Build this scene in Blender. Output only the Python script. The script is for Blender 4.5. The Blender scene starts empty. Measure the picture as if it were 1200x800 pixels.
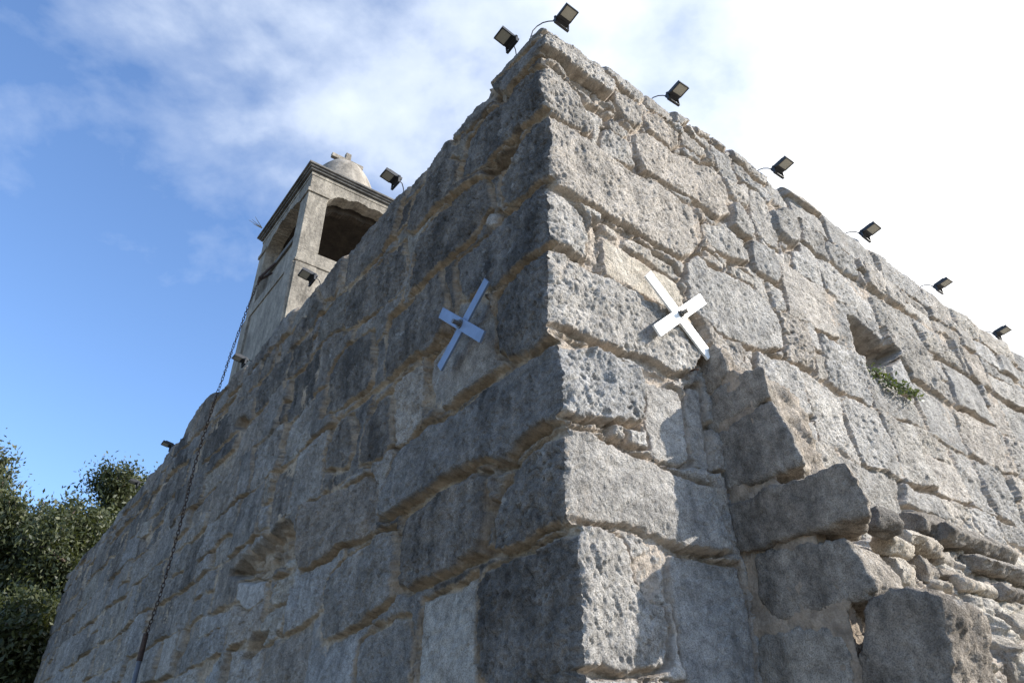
import bpy, bmesh, math, random
import numpy as np
from mathutils import Vector, Matrix, noise as mnoise

random.seed(7)
S = bpy.context.scene
COL = S.collection
PI = math.pi
rad = math.radians

# ------------------------------------------------------------------ camera
H0, P0, R0, F0 = rad(52.983), rad(32.203), rad(-.273), 844.7 / 1200.0
CAM = np.array([-2.17269, -2.48383, 1.6])
def cam_axes(h, p, r):
    f = np.array([math.cos(p) * math.cos(h), math.cos(p) * math.sin(h), math.sin(p)])
    rt = np.array([math.sin(h), -math.cos(h), 0.0]); up = np.cross(rt, f)
    return np.array([rt * math.cos(r) + up * math.sin(r), -rt * math.sin(r) + up * math.cos(r), f])
AX = cam_axes(H0, P0, R0)
cd = bpy.data.cameras.new("camera"); co = bpy.data.objects.new("camera", cd); COL.objects.link(co)
cd.sensor_fit = 'HORIZONTAL'; cd.sensor_width = 36; cd.lens = 36 * F0; cd.clip_start = .05; cd.clip_end = 5000
co.matrix_world = Matrix(((AX[0][0], AX[1][0], -AX[2][0], CAM[0]), (AX[0][1], AX[1][1], -AX[2][1], CAM[1]),
                          (AX[0][2], AX[1][2], -AX[2][2], CAM[2]), (0, 0, 0, 1)))
S.camera = co

# ------------------------------------------------------------------ light
SUN = Vector((1.20, -1.0, .88)).normalized()
sun_el = math.asin(SUN.z)
EXPOSURE = 0.72
SUN_STRENGTH = 5.0
SKY_STRENGTH = 0.122
ld = bpy.data.lights.new("sun", 'SUN'); ld.energy = SUN_STRENGTH; ld.angle = rad(.6); ld.color = (1.0, .955, .88)
lo = bpy.data.objects.new("sun", ld); COL.objects.link(lo)
lo.rotation_euler = SUN.to_track_quat('Z', 'Y').to_euler()
S.view_settings.view_transform = 'Standard'; S.view_settings.look = 'None'
S.view_settings.exposure = EXPOSURE; S.view_settings.gamma = 1.0; S.view_settings.use_curve_mapping = False

W = bpy.data.worlds.new("World"); S.world = W; W.use_nodes = True
nt = W.node_tree; nt.nodes.clear()
def N(t, k, **kw):
    n = t.nodes.new(k)
    for a, b in kw.items(): setattr(n, a, b)
    return n
def L(t, a, b): t.links.new(a, b)
def ramp(t, fac, stops, interp='LINEAR'):
    r = N(t, 'ShaderNodeValToRGB'); r.color_ramp.interpolation = interp
    e = r.color_ramp.elements
    while len(e) < len(stops): e.new(.5)
    for i, (p, c) in enumerate(stops):
        e[i].position = p
        e[i].color = (c, c, c, 1) if not isinstance(c, tuple) else (*c, 1)
    L(t, fac, r.inputs[0]); return r.outputs[0]
def math_(t, op, a, b=None, c=None, clamp=False):
    n = N(t, 'ShaderNodeMath', operation=op, use_clamp=clamp)
    for i, v in enumerate((a, b, c)):
        if v is None: continue
        if isinstance(v, (int, float)): n.inputs[i].default_value = v
        else: L(t, v, n.inputs[i])
    return n.outputs[0]
def mixc(t, fac, a, b, mode='MIX'):
    n = N(t, 'ShaderNodeMix', data_type='RGBA', blend_type=mode)
    for i, v in ((0, fac), (6, a), (7, b)):
        if isinstance(v, (int, float)): n.inputs[i].default_value = v
        elif isinstance(v, tuple): n.inputs[i].default_value = (*v, 1)
        else: L(t, v, n.inputs[i])
    return n.outputs[2]
def noise_(t, vec, scale, detail=4, rough=.55, dist=0.0):
    n = N(t, 'ShaderNodeTexNoise'); n.inputs['Scale'].default_value = scale
    n.inputs['Detail'].default_value = detail; n.inputs['Roughness'].default_value = rough
    n.inputs['Distortion'].default_value = dist; L(t, vec, n.inputs['Vector']); return n.outputs['Fac']
def mapping(t, vec, scale=(1, 1, 1), rot=(0, 0, 0), loc=(0, 0, 0)):
    m = N(t, 'ShaderNodeMapping'); m.inputs['Scale'].default_value = scale
    m.inputs['Rotation'].default_value = rot; m.inputs['Location'].default_value = loc
    L(t, vec, m.inputs['Vector']); return m.outputs[0]

sky = N(nt, 'ShaderNodeTexSky', sky_type='NISHITA')
sky.sun_disc = False; sky.sun_elevation = sun_el
sky.sun_rotation = math.atan2(SUN.x, SUN.y)
sky.altitude = 400; sky.air_density = 1.0; sky.dust_density = .9; sky.ozone_density = 1.6
tc = N(nt, 'ShaderNodeTexCoord')
dirv = tc.outputs['Generated']
dot = N(nt, 'ShaderNodeVectorMath', operation='DOT_PRODUCT'); L(nt, dirv, dot.inputs[0])
dot.inputs[1].default_value = Vector((.93, -.05, .36)).normalized()      # cloud bank on the sunny side
bank = ramp(nt, dot.outputs['Value'], [(.45, 0.0), (.74, .26), (.90, 1.0)], 'LINEAR')
mp = mapping(nt, dirv, scale=(2.0, 2.0, 2.8), rot=(.2, .3, .6), loc=(1.3, .4, 2.2))
c1 = noise_(nt, mp, 1.9, 10, .55, .15)
c2 = noise_(nt, mapping(nt, dirv, scale=(1, 1, 1.3), rot=(.5, .1, .2), loc=(4.1, 2.0, .3)), 2.1, 4, .5, .2)
cs = math_(nt, 'ADD', math_(nt, 'MULTIPLY', c1, .78), math_(nt, 'MULTIPLY', c2, .22))
cs = math_(nt, 'ADD', cs, math_(nt, 'MULTIPLY', bank, .46))
dot2 = N(nt, 'ShaderNodeVectorMath', operation='DOT_PRODUCT'); L(nt, dirv, dot2.inputs[0])
_d = AX.T @ np.array([(400 - 600) / 844.7, -(0 - 400) / 844.7, 1.0]); dot2.inputs[1].default_value = Vector(_d).normalized()
veil = ramp(nt, dot2.outputs['Value'], [(.88, 0.0), (.985, 1.0)], 'EASE')
cs = math_(nt, 'ADD', cs, math_(nt, 'MULTIPLY', veil, .115))
dot3 = N(nt, 'ShaderNodeVectorMath', operation='DOT_PRODUCT'); L(nt, dirv, dot3.inputs[0])
_d = AX.T @ np.array([(90 - 600) / 844.7, -(340 - 400) / 844.7, 1.0]); dot3.inputs[1].default_value = Vector(_d).normalized()
cs = math_(nt, 'SUBTRACT', cs, math_(nt, 'MULTIPLY', ramp(nt, dot3.outputs['Value'], [(.94, 0.0), (.995, 1.0)], 'EASE'), .075))
cl = ramp(nt, cs, [(.50, 0.0), (.59, .22), (.70, .62), (.88, 1.0)])
cloudcol = mixc(nt, bank, (5.4, 5.9, 6.6), (7.6, 7.7, 7.9))
skyc = mixc(nt, 1.0, sky.outputs[0], (1.15, 1.34, 1.58), 'MULTIPLY')
skymix = mixc(nt, cl, skyc, cloudcol)
bg = N(nt, 'ShaderNodeBackground'); L(nt, skymix, bg.inputs[0]); bg.inputs[1].default_value = SKY_STRENGTH
wo = N(nt, 'ShaderNodeOutputWorld'); L(nt, bg.outputs[0], wo.inputs[0])

# ------------------------------------------------------------------ helpers
def ray(x, y):
    return AX.T @ np.array([(x - 600) / 844.7, -(y - 400) / 844.7, 1.0])
def onR(x, y, h=0.0):                 # point of the survey on the sunny wall (plane y = -h) -> (along, up)
    d = ray(x, y); t = (-h - CAM[1]) / d[1]; p = CAM + t * d; return (p[0], p[2])
def onL(x, y, h=0.0):
    d = ray(x, y); t = (-h - CAM[0]) / d[0]; p = CAM + t * d; return (p[1], p[2])

def tag(o, label=None, cat=None, group=None, kind=None):
    for k, v in (('label', label), ('category', cat), ('group', group), ('kind', kind)):
        if v: o[k] = v
    return o
def empty(name, loc=(0, 0, 0), rot=(0, 0, 0)):
    o = bpy.data.objects.new(name, None); COL.objects.link(o); o.location = loc; o.rotation_euler = rot
    o.empty_display_size = .1
    return o
def link(name, me, mat=None, parent=None):
    o = bpy.data.objects.new(name, me); COL.objects.link(o)
    if mat is not None and not me.materials: me.materials.append(mat)
    if parent is not None: o.parent = parent
    return o
def mesh_np(name, V, F):
    me = bpy.data.meshes.new(name)
    V = np.asarray(V, np.float32); F = np.asarray(F, np.int32)
    me.vertices.add(len(V)); me.vertices.foreach_set('co', V.ravel())
    k = F.shape[1]
    me.loops.add(F.size); me.loops.foreach_set('vertex_index', F.ravel())
    me.polygons.add(len(F)); me.polygons.foreach_set('loop_start', np.arange(0, F.size, k, dtype=np.int32))
    me.update(calc_edges=True); return me
def smooth(me, on=True):
    me.polygons.foreach_set('use_smooth', np.full(len(me.polygons), on)); me.update()
def fattr(me, name, arr):
    a = me.attributes.new(name, 'FLOAT', 'POINT'); a.data.foreach_set('value', np.asarray(arr, np.float32).ravel())
def bm_obj(name, bm, mat, parent=None, sm=False, bevel=0.0):
    if bevel > 0:
        bmesh.ops.bevel(bm, geom=[e for e in bm.edges if e.is_manifold and e.calc_face_angle(0) > .5],
                        offset=bevel, segments=2, affect='EDGES', profile=.7)
    bmesh.ops.recalc_face_normals(bm, faces=bm.faces)
    me = bpy.data.meshes.new(name); bm.to_mesh(me); bm.free()
    if sm: smooth(me)
    return link(name, me, mat, parent)
def add_box(bm, c, s, M=None):
    r = bmesh.ops.create_cube(bm, size=1.0)
    T = Matrix.Translation(c) @ Matrix.Diagonal((*s, 1))
    if M is not None: T = M @ T
    bmesh.ops.transform(bm, matrix=T, verts=r['verts']); return r['verts']
def add_cyl(bm, a, b, r, seg=10, r2=None):
    a = Vector(a); b = Vector(b); d = b - a
    g = bmesh.ops.create_cone(bm, cap_ends=True, segments=seg, radius1=r, radius2=r if r2 is None else r2, depth=d.length)
    T = Matrix.Translation((a + b) / 2) @ d.to_track_quat('Z', 'Y').to_matrix().to_4x4()
    bmesh.ops.transform(bm, matrix=T, verts=g['verts'])
def add_tube(bm, pts, r, seg=6):
    for a, b in zip(pts[:-1], pts[1:]): add_cyl(bm, a, b, r, seg)

# numpy noise ---------------------------------------------------------------
def _h(ix, iy, s):
    n = (ix.astype(np.int64) * 374761393 + iy.astype(np.int64) * 668265263 + s * 1442695041) & 0xFFFFFFFF
    n = ((n ^ (n >> 13)) * 1274126177) & 0xFFFFFFFF
    n = ((n ^ (n >> 16)) * 2246822519) & 0xFFFFFFFF
    return ((n ^ (n >> 15)) & 0xFFFFFF) / float(0xFFFFFF)
def perlin(x, y, s=0):
    xi = np.floor(x); yi = np.floor(y); fx = x - xi; fy = y - yi
    xi = xi.astype(np.int64); yi = yi.astype(np.int64)
    u = fx * fx * fx * (fx * (fx * 6 - 15) + 10); v = fy * fy * fy * (fy * (fy * 6 - 15) + 10)
    def g(a, b, dx, dy):
        t = _h(a, b, s) * 2 * PI; return np.cos(t) * dx + np.sin(t) * dy
    n00 = g(xi, yi, fx, fy); n10 = g(xi + 1, yi, fx - 1, fy)
    n01 = g(xi, yi + 1, fx, fy - 1); n11 = g(xi + 1, yi + 1, fx - 1, fy - 1)
    return ((n00 * (1 - u) + n10 * u) * (1 - v) + (n01 * (1 - u) + n11 * u) * v) * 1.5
def fbm(x, y, s=0, o=4, lac=2.03, g=.5):
    r = 0; a = 1.0
    for i in range(o):
        r = r + a * perlin(x, y, s + i * 17); x = x * lac + 3.7; y = y * lac - 1.3; a *= g
    return r
def worley(x, y, s=0):
    xi = np.floor(x).astype(np.int64); yi = np.floor(y).astype(np.int64)
    d = np.full(x.shape, 9.0)
    for i in (-1, 0, 1):
        for j in (-1, 0, 1):
            a = xi + i; b = yi + j
            px = a + _h(a, b, s); py = b + _h(a, b, s + 91)
            d = np.minimum(d, (px - x) ** 2 + (py - y) ** 2)
    return np.sqrt(d)
def sdf_poly(px, py, P):                # positive inside
    P = np.asarray(P, float); n = len(P)
    d = np.full(px.shape, 1e9); ins = np.zeros(px.shape, bool)
    for i in range(n):
        a = P[i]; b = P[(i + 1) % n]; e = b - a
        wx = px - a[0]; wy = py - a[1]
        t = np.clip((wx * e[0] + wy * e[1]) / max(e @ e, 1e-12), 0, 1)
        d = np.minimum(d, (wx - e[0] * t) ** 2 + (wy - e[1] * t) ** 2)
        if abs(e[1]) > 1e-12:
            c = ((a[1] <= py) & (b[1] > py)) | ((b[1] <= py) & (a[1] > py))
            xx = a[0] + (py - a[1]) / e[1] * e[0]
            ins ^= c & (px < xx)
    d = np.sqrt(d); return np.where(ins, d, -d)

# ------------------------------------------------------------------ materials
def newmat(name):
    m = bpy.data.materials.new(name); m.use_nodes = True; t = m.node_tree
    b = t.nodes['Principled BSDF']; return m, t, b
def attr(t, name):
    a = N(t, 'ShaderNodeAttribute', attribute_name=name, attribute_type='GEOMETRY'); return a.outputs['Fac']
def stone_mat(name, dark, light, mortar, seed=0.0, tk=.5):
    m, t, b = newmat(name)
    tcx = N(t, 'ShaderNodeTexCoord').outputs['Object']
    mo = attr(t, 'mort'); to = attr(t, 'tone'); cr = attr(t, 'cream'); wm = attr(t, 'hue')
    n1 = noise_(t, mapping(t, tcx, loc=(seed, seed, 0)), 2.6, 7, .62, .3)
    n2 = noise_(t, mapping(t, tcx, scale=(1, 1, .16), loc=(seed, 3, 1)), 7.0, 5, .6, .1)      # rain streaks run down
    n3 = noise_(t, tcx, 34.0, 6, .7)
    n4 = noise_(t, tcx, 150.0, 4, .65)
    f = math_(t, 'ADD', math_(t, 'MULTIPLY', n1, .44), math_(t, 'MULTIPLY', n2, .36))
    f = math_(t, 'ADD', f, math_(t, 'MULTIPLY', n3, .20))
    f = math_(t, 'ADD', f, math_(t, 'MULTIPLY', math_(t, 'SUBTRACT', to, .5), tk))
    mid = tuple((a + c) / 2 for a, c in zip(dark, light))
    base = ramp(t, f, [(.36, dark), (.47, mid), (.60, light), (.74, tuple(min(.75, c * 1.35) for c in light))])
    base = mixc(t, 1.0, base, ramp(t, wm, [(0.0, (.98, .985, 1.0)), (.5, (1.03, 1.0, .965)), (1.0, (1.09, 1.0, .91))]), 'MULTIPLY')
    creamc = ramp(t, n1, [(.3, (.40, .33, .25)), (.6, (.60, .54, .45))])
    base = mixc(t, cr, base, creamc)
    nm = noise_(t, mapping(t, tcx, loc=(2, seed, 7)), 13.0, 6, .72, .4)
    base = mixc(t, 1.0, base, ramp(t, nm, [(.34, .62), (.5, 1.0), (.66, 1.34)]), 'MULTIPLY')
    # lichen and grime grains
    g = ramp(t, n4, [(.36, .60), (.50, 1.0), (.64, 1.25)])
    base = mixc(t, 1.0, base, g, 'MULTIPLY')
    n5 = noise_(t, mapping(t, tcx, loc=(9, 2, 4)), 5.0, 5, .65, .6)
    wht = math_(t, 'MULTIPLY', ramp(t, n5, [(.62, 0.0), (.74, 1.0)]), ramp(t, n3, [(.42, 0.0), (.55, .75)]))
    base = mixc(t, wht, base, (.52, .50, .47))
    blk = math_(t, 'MULTIPLY', ramp(t, n5, [(.27, .75), (.38, 0.0)]), ramp(t, n3, [(.40, 1.0), (.55, .2)]))
    base = mixc(t, blk, base, tuple(c * .45 for c in dark))
    mcol = ramp(t, noise_(t, tcx, 11.0, 5, .6), [(.34, tuple(c * .62 for c in mortar)), (.5, mortar), (.68, tuple(min(.7, c * 1.3) for c in mortar))])
    mcol = mixc(t, .6, mcol, ramp(t, noise_(t, tcx, 90.0, 3, .6), [(.3, .7), (.7, 1.25)]), 'MULTIPLY')
    col = mixc(t, mo, base, mcol)
    L(t, col, b.inputs['Base Color']); b.inputs['Roughness'].default_value = .93
    b.inputs['Specular IOR Level'].default_value = .2
    # pits and grain
    v = N(t, 'ShaderNodeTexVoronoi'); v.inputs['Scale'].default_value = 48; v.inputs['Randomness'].default_value = 1
    L(t, mapping(t, tcx, scale=(1, 1, .7)), v.inputs['Vector'])
    pit = ramp(t, v.outputs['Distance'], [(.10, 0.0), (.42, 1.0)])
    hh = math_(t, 'ADD', math_(t, 'MULTIPLY', n3, 1.0), math_(t, 'MULTIPLY', n4, .5))
    hh = math_(t, 'ADD', hh, math_(t, 'MULTIPLY', pit, .22))
    bu = N(t, 'ShaderNodeBump'); bu.inputs['Strength'].default_value = 1.0; bu.inputs['Distance'].default_value = .026
    L(t, hh, bu.inputs['Height']); L(t, bu.outputs[0], b.inputs['Normal'])
    return m
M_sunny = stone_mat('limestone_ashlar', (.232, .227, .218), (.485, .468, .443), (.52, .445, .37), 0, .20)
M_shady = stone_mat('limestone_shade_patina', (.088, .083, .079), (.315, .292, .268), (.46, .365, .27), 5, .42)  # patina plus the wall's shade, both put into this darker limestone colour
M_stub = stone_mat('limestone_broken', (.175, .162, .146), (.46, .42, .37), (.46, .37, .285), 9, .30)

def simple(name, col, rough=.6, metal=0.0, var=.12, scale=20, bump=0.0):
    m, t, b = newmat(name)
    tcx = N(t, 'ShaderNodeTexCoord').outputs['Object']
    n = noise_(t, tcx, scale, 5, .6)
    a = tuple(c * (1 - var) for c in col); z = tuple(min(1, c * (1 + var)) for c in col)
    L(t, ramp(t, n, [(.32, a), (.68, z)]), b.inputs['Base Color'])
    b.inputs['Roughness'].default_value = rough; b.inputs['Metallic'].default_value = metal
    if bump:
        bu = N(t, 'ShaderNodeBump'); bu.inputs['Strength'].default_value = bump; bu.inputs['Distance'].default_value = .01
        L(t, noise_(t, tcx, scale * 3, 4, .6), bu.inputs['Height']); L(t, bu.outputs[0], b.inputs['Normal'])
    return m
M_white = simple('white_paint', (.86, .86, .84), .45, 0, .10, 9)
M_white_shade = simple('white_paint_shaded', (.16, .215, .325), .35, 0.0, .16, 9)  # white paint with its bluish shade painted into the base colour
M_black = simple('black_housing', (.022, .023, .026), .5, 0, .2, 30)
M_led = simple('led_glass', (.42, .40, .34), .25, 0, .1, 60)
M_steel = simple('steel', (.16, .15, .14), .45, .6, .2, 40)
M_rust = simple('rusty_iron', (.075, .045, .032), .8, .3, .45, 30, .4)
M_pipe = simple('grey_pipe', (.13, .13, .14), .7, 0, .2, 15)
M_cable = simple('cable', (.03, .03, .035), .6)
M_roof = simple('roof_screed', (.35, .33, .30), .9, 0, .2, 6, .3)
M_ground = simple('dry_earth', (.17, .145, .10), .95, 0, .3, 1.5, .5)
M_path = simple('stone_paving', (.20, .185, .16), .9, 0, .2, 3, .3)

def plaster_mat(name, a, c, sc=26):
    m, t, b = newmat(name)
    tcx = N(t, 'ShaderNodeTexCoord').outputs['Object']
    n1 = noise_(t, tcx, 3.0, 6, .65, .3); n2 = noise_(t, tcx, sc, 5, .75); n3 = noise_(t, mapping(t, tcx, scale=(1, 1, .2)), 6, 4, .6)
    f = math_(t, 'ADD', math_(t, 'MULTIPLY', n1, .4), math_(t, 'ADD', math_(t, 'MULTIPLY', n2, .4), math_(t, 'MULTIPLY', n3, .2)))
    cc_ = ramp(t, f, [(.40, a), (.5, tuple((p + q) / 2 for p, q in zip(a, c))), (.60, c)])
    st = ramp(t, noise_(t, mapping(t, tcx, scale=(1, 1, .25)), 4.5, 6, .7, .5), [(.38, .5), (.52, 1.0)])
    L(t, mixc(t, .7, cc_, st, 'MULTIPLY'), b.inputs['Base Color'])
    b.inputs['Roughness'].default_value = .95
    bu = N(t, 'ShaderNodeBump'); bu.inputs['Strength'].default_value = .8; bu.inputs['Distance'].default_value = .02
    L(t, n2, bu.inputs['Height']); L(t, bu.outputs[0], b.inputs['Normal']); return m
M_tower = plaster_mat('tower_render', (.15, .132, .108), (.38, .34, .28))
M_trim = plaster_mat('tower_cornice', (.09, .085, .08), (.20, .19, .175))
M_dome = plaster_mat('dome_render', (.20, .175, .145), (.40, .355, .295), 14)
M_inner = plaster_mat('tower_inside_shade', (.035, .027, .02), (.075, .058, .043))  # interior shade put into the colour, a much darker tower render

# ------------------------------------------------------------------ surveyed stones (survey marks -> metric wall coordinates)
# 'c' marks the corner arris; opts: o=offset out of the wall, t=tone 0..1, r=roughness, m=edge radius, cr=cream
def ptsR(s): return [onR(*p) for p in s]
def ptsL(s): return [onL(*p) for p in s]
RS = [
 ([(637,24),(655,38),(672,50),(668,55),(651,45),(641,37),'c37'], dict(o=.03)),
 ([(672,49),(706,70),(711,84),(697,80),(680,69),(670,57)], dict(o=.03)),
 ([(710,73),(728,83),(744,96),(757,104),(757,117),(750,119),(735,108),(715,93),(709,86)], dict(o=.03)),
 ([(758,108),(772,111),(790,123),(793,138),(790,144),(778,137),(763,128),(757,121)], dict(o=.0,t=.3)),
 ([(792,122),(808,133),(812,142),(800,148),(793,142)], dict(o=.02)),
 (['c47',(643,42),(652,50),(670,60),(682,73),(700,84),(716,98),(718,108),(712,117),(700,107),(686,96),(668,85),(655,73),(645,66),'c61'], dict(o=.075,t=.62)),
 ([(716,104),(728,108),(745,118),(753,128),(753,140),(751,150),(742,147),(732,140),(722,126),(717,114)], dict(o=.03)),
 ([(754,129),(768,134),(785,147),(794,158),(795,172),(786,172),(776,165),(758,153),(755,142)], dict(o=.02,t=.42)),
 ([(706,126),(714,126),(724,135),(722,139),(712,134)], dict(o=0,cr=.5)),
 ([(712,134),(722,138),(736,151),(738,162),(731,161),(718,152),(711,144)], dict(o=.0)),
 (['c77',(650,80),(668,98),(680,113),(688,134),(694,148),(692,163),(678,153),(660,141),'c130'], dict(o=.02,t=.5)),
 ([(708,150),(716,150),(738,165),(744,180),(748,198),(735,192),(715,180),(706,174),(706,160)], dict(o=.0)),
 ([(742,154),(756,156),(774,166),(792,177),(812,188),(830,196),(846,206),(852,230),(853,255),(843,257),(820,241),(800,229),(780,216),(765,206),(752,199),(748,185),(744,168)], dict(o=.02,t=.6)),
 ([(798,150),(806,152),(814,160),(828,172),(830,182),(822,184),(812,178),(800,170)], dict(o=.0,t=.4)),
 ([(797,171),(812,178),(822,187),(820,192),(805,185)], dict(o=.02,t=.7)),
 ([(824,188),(836,194),(845,202),(842,206),(826,200)], dict(o=.0,t=.35)),
 (['c135',(660,146),(690,168),(712,182),(740,200),(766,212),(790,230),(812,246),(820,264),(822,278),(818,290),(808,303),(798,306),(775,292),(750,276),(726,262),(700,247),(668,229),(655,221),'c213'], dict(o=.03,t=.55)),
 ([(822,262),(840,262),(858,270),(872,284),(876,296),(876,308),(862,306),(848,300),(832,288),(824,276)], dict(o=.02,t=.5)),
 (['c216',(655,224),(668,232),(680,243),(687,252),(690,278),(690,306),(675,300),(658,292),'c287'], dict(o=.015,t=.6)),
 ([(709,276),(725,286),(745,300),(770,312),(795,330),(802,345),(806,362),(816,380),(830,412),(812,398),(795,372),(770,352),(740,335),(712,320),(709,305)], dict(o=-.012,cr=.9,r=.15,t=.8,m=.02)),
 ([(706,256),(718,262),(728,270),(727,278),(716,276),(706,268)], dict(o=.0,cr=.3)),
 ([(730,272),(748,282),(770,296),(790,310),(803,326),(796,328),(770,310),(745,298),(728,284)], dict(o=.0,cr=.3)),
 (['c291',(660,296),(692,314),(715,326),(740,341),(765,354),(792,374),(808,396),(820,414),(805,440),(785,440),(760,428),(743,417),(715,410),(700,404),(673,392),'c384'], dict(o=.03,t=.6)),
 ([(804,308),(816,298),(835,312),(852,323),(870,332),(888,341),(903,358),(911,374),(916,390),(916,410),(900,412),(876,406),(852,397),(832,386),(820,372),(808,352),(803,330)], dict(o=.02,t=.5)),
 ([(824,292),(838,300),(850,312),(848,320),(836,312),(824,304)], dict(o=.01,t=.6)),
 ([(854,308),(868,312),(880,322),(884,336),(872,330),(856,320)], dict(o=.01,cr=.3,t=.7)),
 ([(876,282),(888,286),(902,294),(912,308),(914,322),(910,334),(898,328),(884,316),(878,300)], dict(o=.045,t=.3)),
 ([(856,238),(862,240),(876,258),(882,272),(880,282),(866,272),(857,262)], dict(o=.05,t=.25)),
 ([(904,246),(912,243),(924,246),(933,258),(938,276),(936,290),(926,288),(914,276),(906,262)], dict(o=.06,t=.3,m=.1)),
 ([(880,218),(892,222),(903,240),(908,262),(915,278),(914,294),(900,287),(888,272),(882,250),(879,230)], dict(o=.0,t=.5)),
 ([(814,142),(822,144),(834,156),(834,162),(820,156)], dict(o=.02)),
 ([(836,155),(848,159),(857,170),(850,174),(840,168)], dict(o=.02)),
 ([(856,168),(872,177),(890,194),(904,207),(900,216),(886,206),(868,192),(858,182)], dict(o=.02)),
 ([(834,166),(845,172),(856,184),(862,200),(870,212),(865,216),(850,206),(840,190),(834,178)], dict(o=.0)),
 ([(860,186),(880,204),(898,218),(908,232),(902,238),(888,222),(874,214),(864,202)], dict(o=.01)),
 ([(1041,430),(1053,420),(1064,436),(1074,465),(1060,462),(1046,450)], dict(o=.03,t=.6)),
 (['c404',(662,406),(690,408),(712,414),(738,430),(749,444),(748,470),(746,503),(735,502),(710,499),(674,494),'c492'], dict(o=.038,t=.42,r=1.5)),
 ([(753,443),(770,450),(790,458),(797,470),(800,500),(806,545),(790,548),(770,545),(758,535),(754,500),(753,470)], dict(o=.0,r=.5,t=.5)),
 ([(801,457),(818,452),(822,480),(826,520),(828,556),(812,548),(806,520),(802,490)], dict(o=-.01,r=.5)),
 (['c505',(682,506),(700,516),(720,527),(752,540),(780,556),(808,572),(824,576),(836,612),(844,648),(816,650),(788,646),(756,632),(720,620),(700,615),(680,612),'c613'], dict(o=.03,r=.6,t=.42)),
 (['c620',(700,622),(722,634),(731,655),(735,685),(748,705),(768,712),(773,740),(772,780),(755,790),(735,788),(720,792),(700,790),'c790'], dict(o=.03,t=.5)),
 ([(741,660),(752,656),(762,668),(764,690),(756,702),(745,700),(740,680)], dict(o=-.035,t=.2,r=1.8)),
 ([(777,652),(810,656),(856,664),(864,700),(870,736),(873,776),(876,830),(798,850),(790,800),(784,760),(777,690)], dict(o=.01,r=.45,t=.22)),
]
RH = [([(994,370),(1003,371),(1025,390),(1051,412),(1047,420),(1037,430),(1026,437),(1013,420),(1002,397)], .28, .022),
      ([(692,250),(706,262),(708,318),(702,322),(692,314)], .075, .012),
      ([(660,80),(686,99),(703,112),(712,122),(700,124),(688,112),(672,98)], .05, .03),
      ([(812,205),(833,300),(836,304),(814,300)], .0, .03),
      ([(925,485),(952,488),(948,494),(935,492)], .10, .02)]
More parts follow.
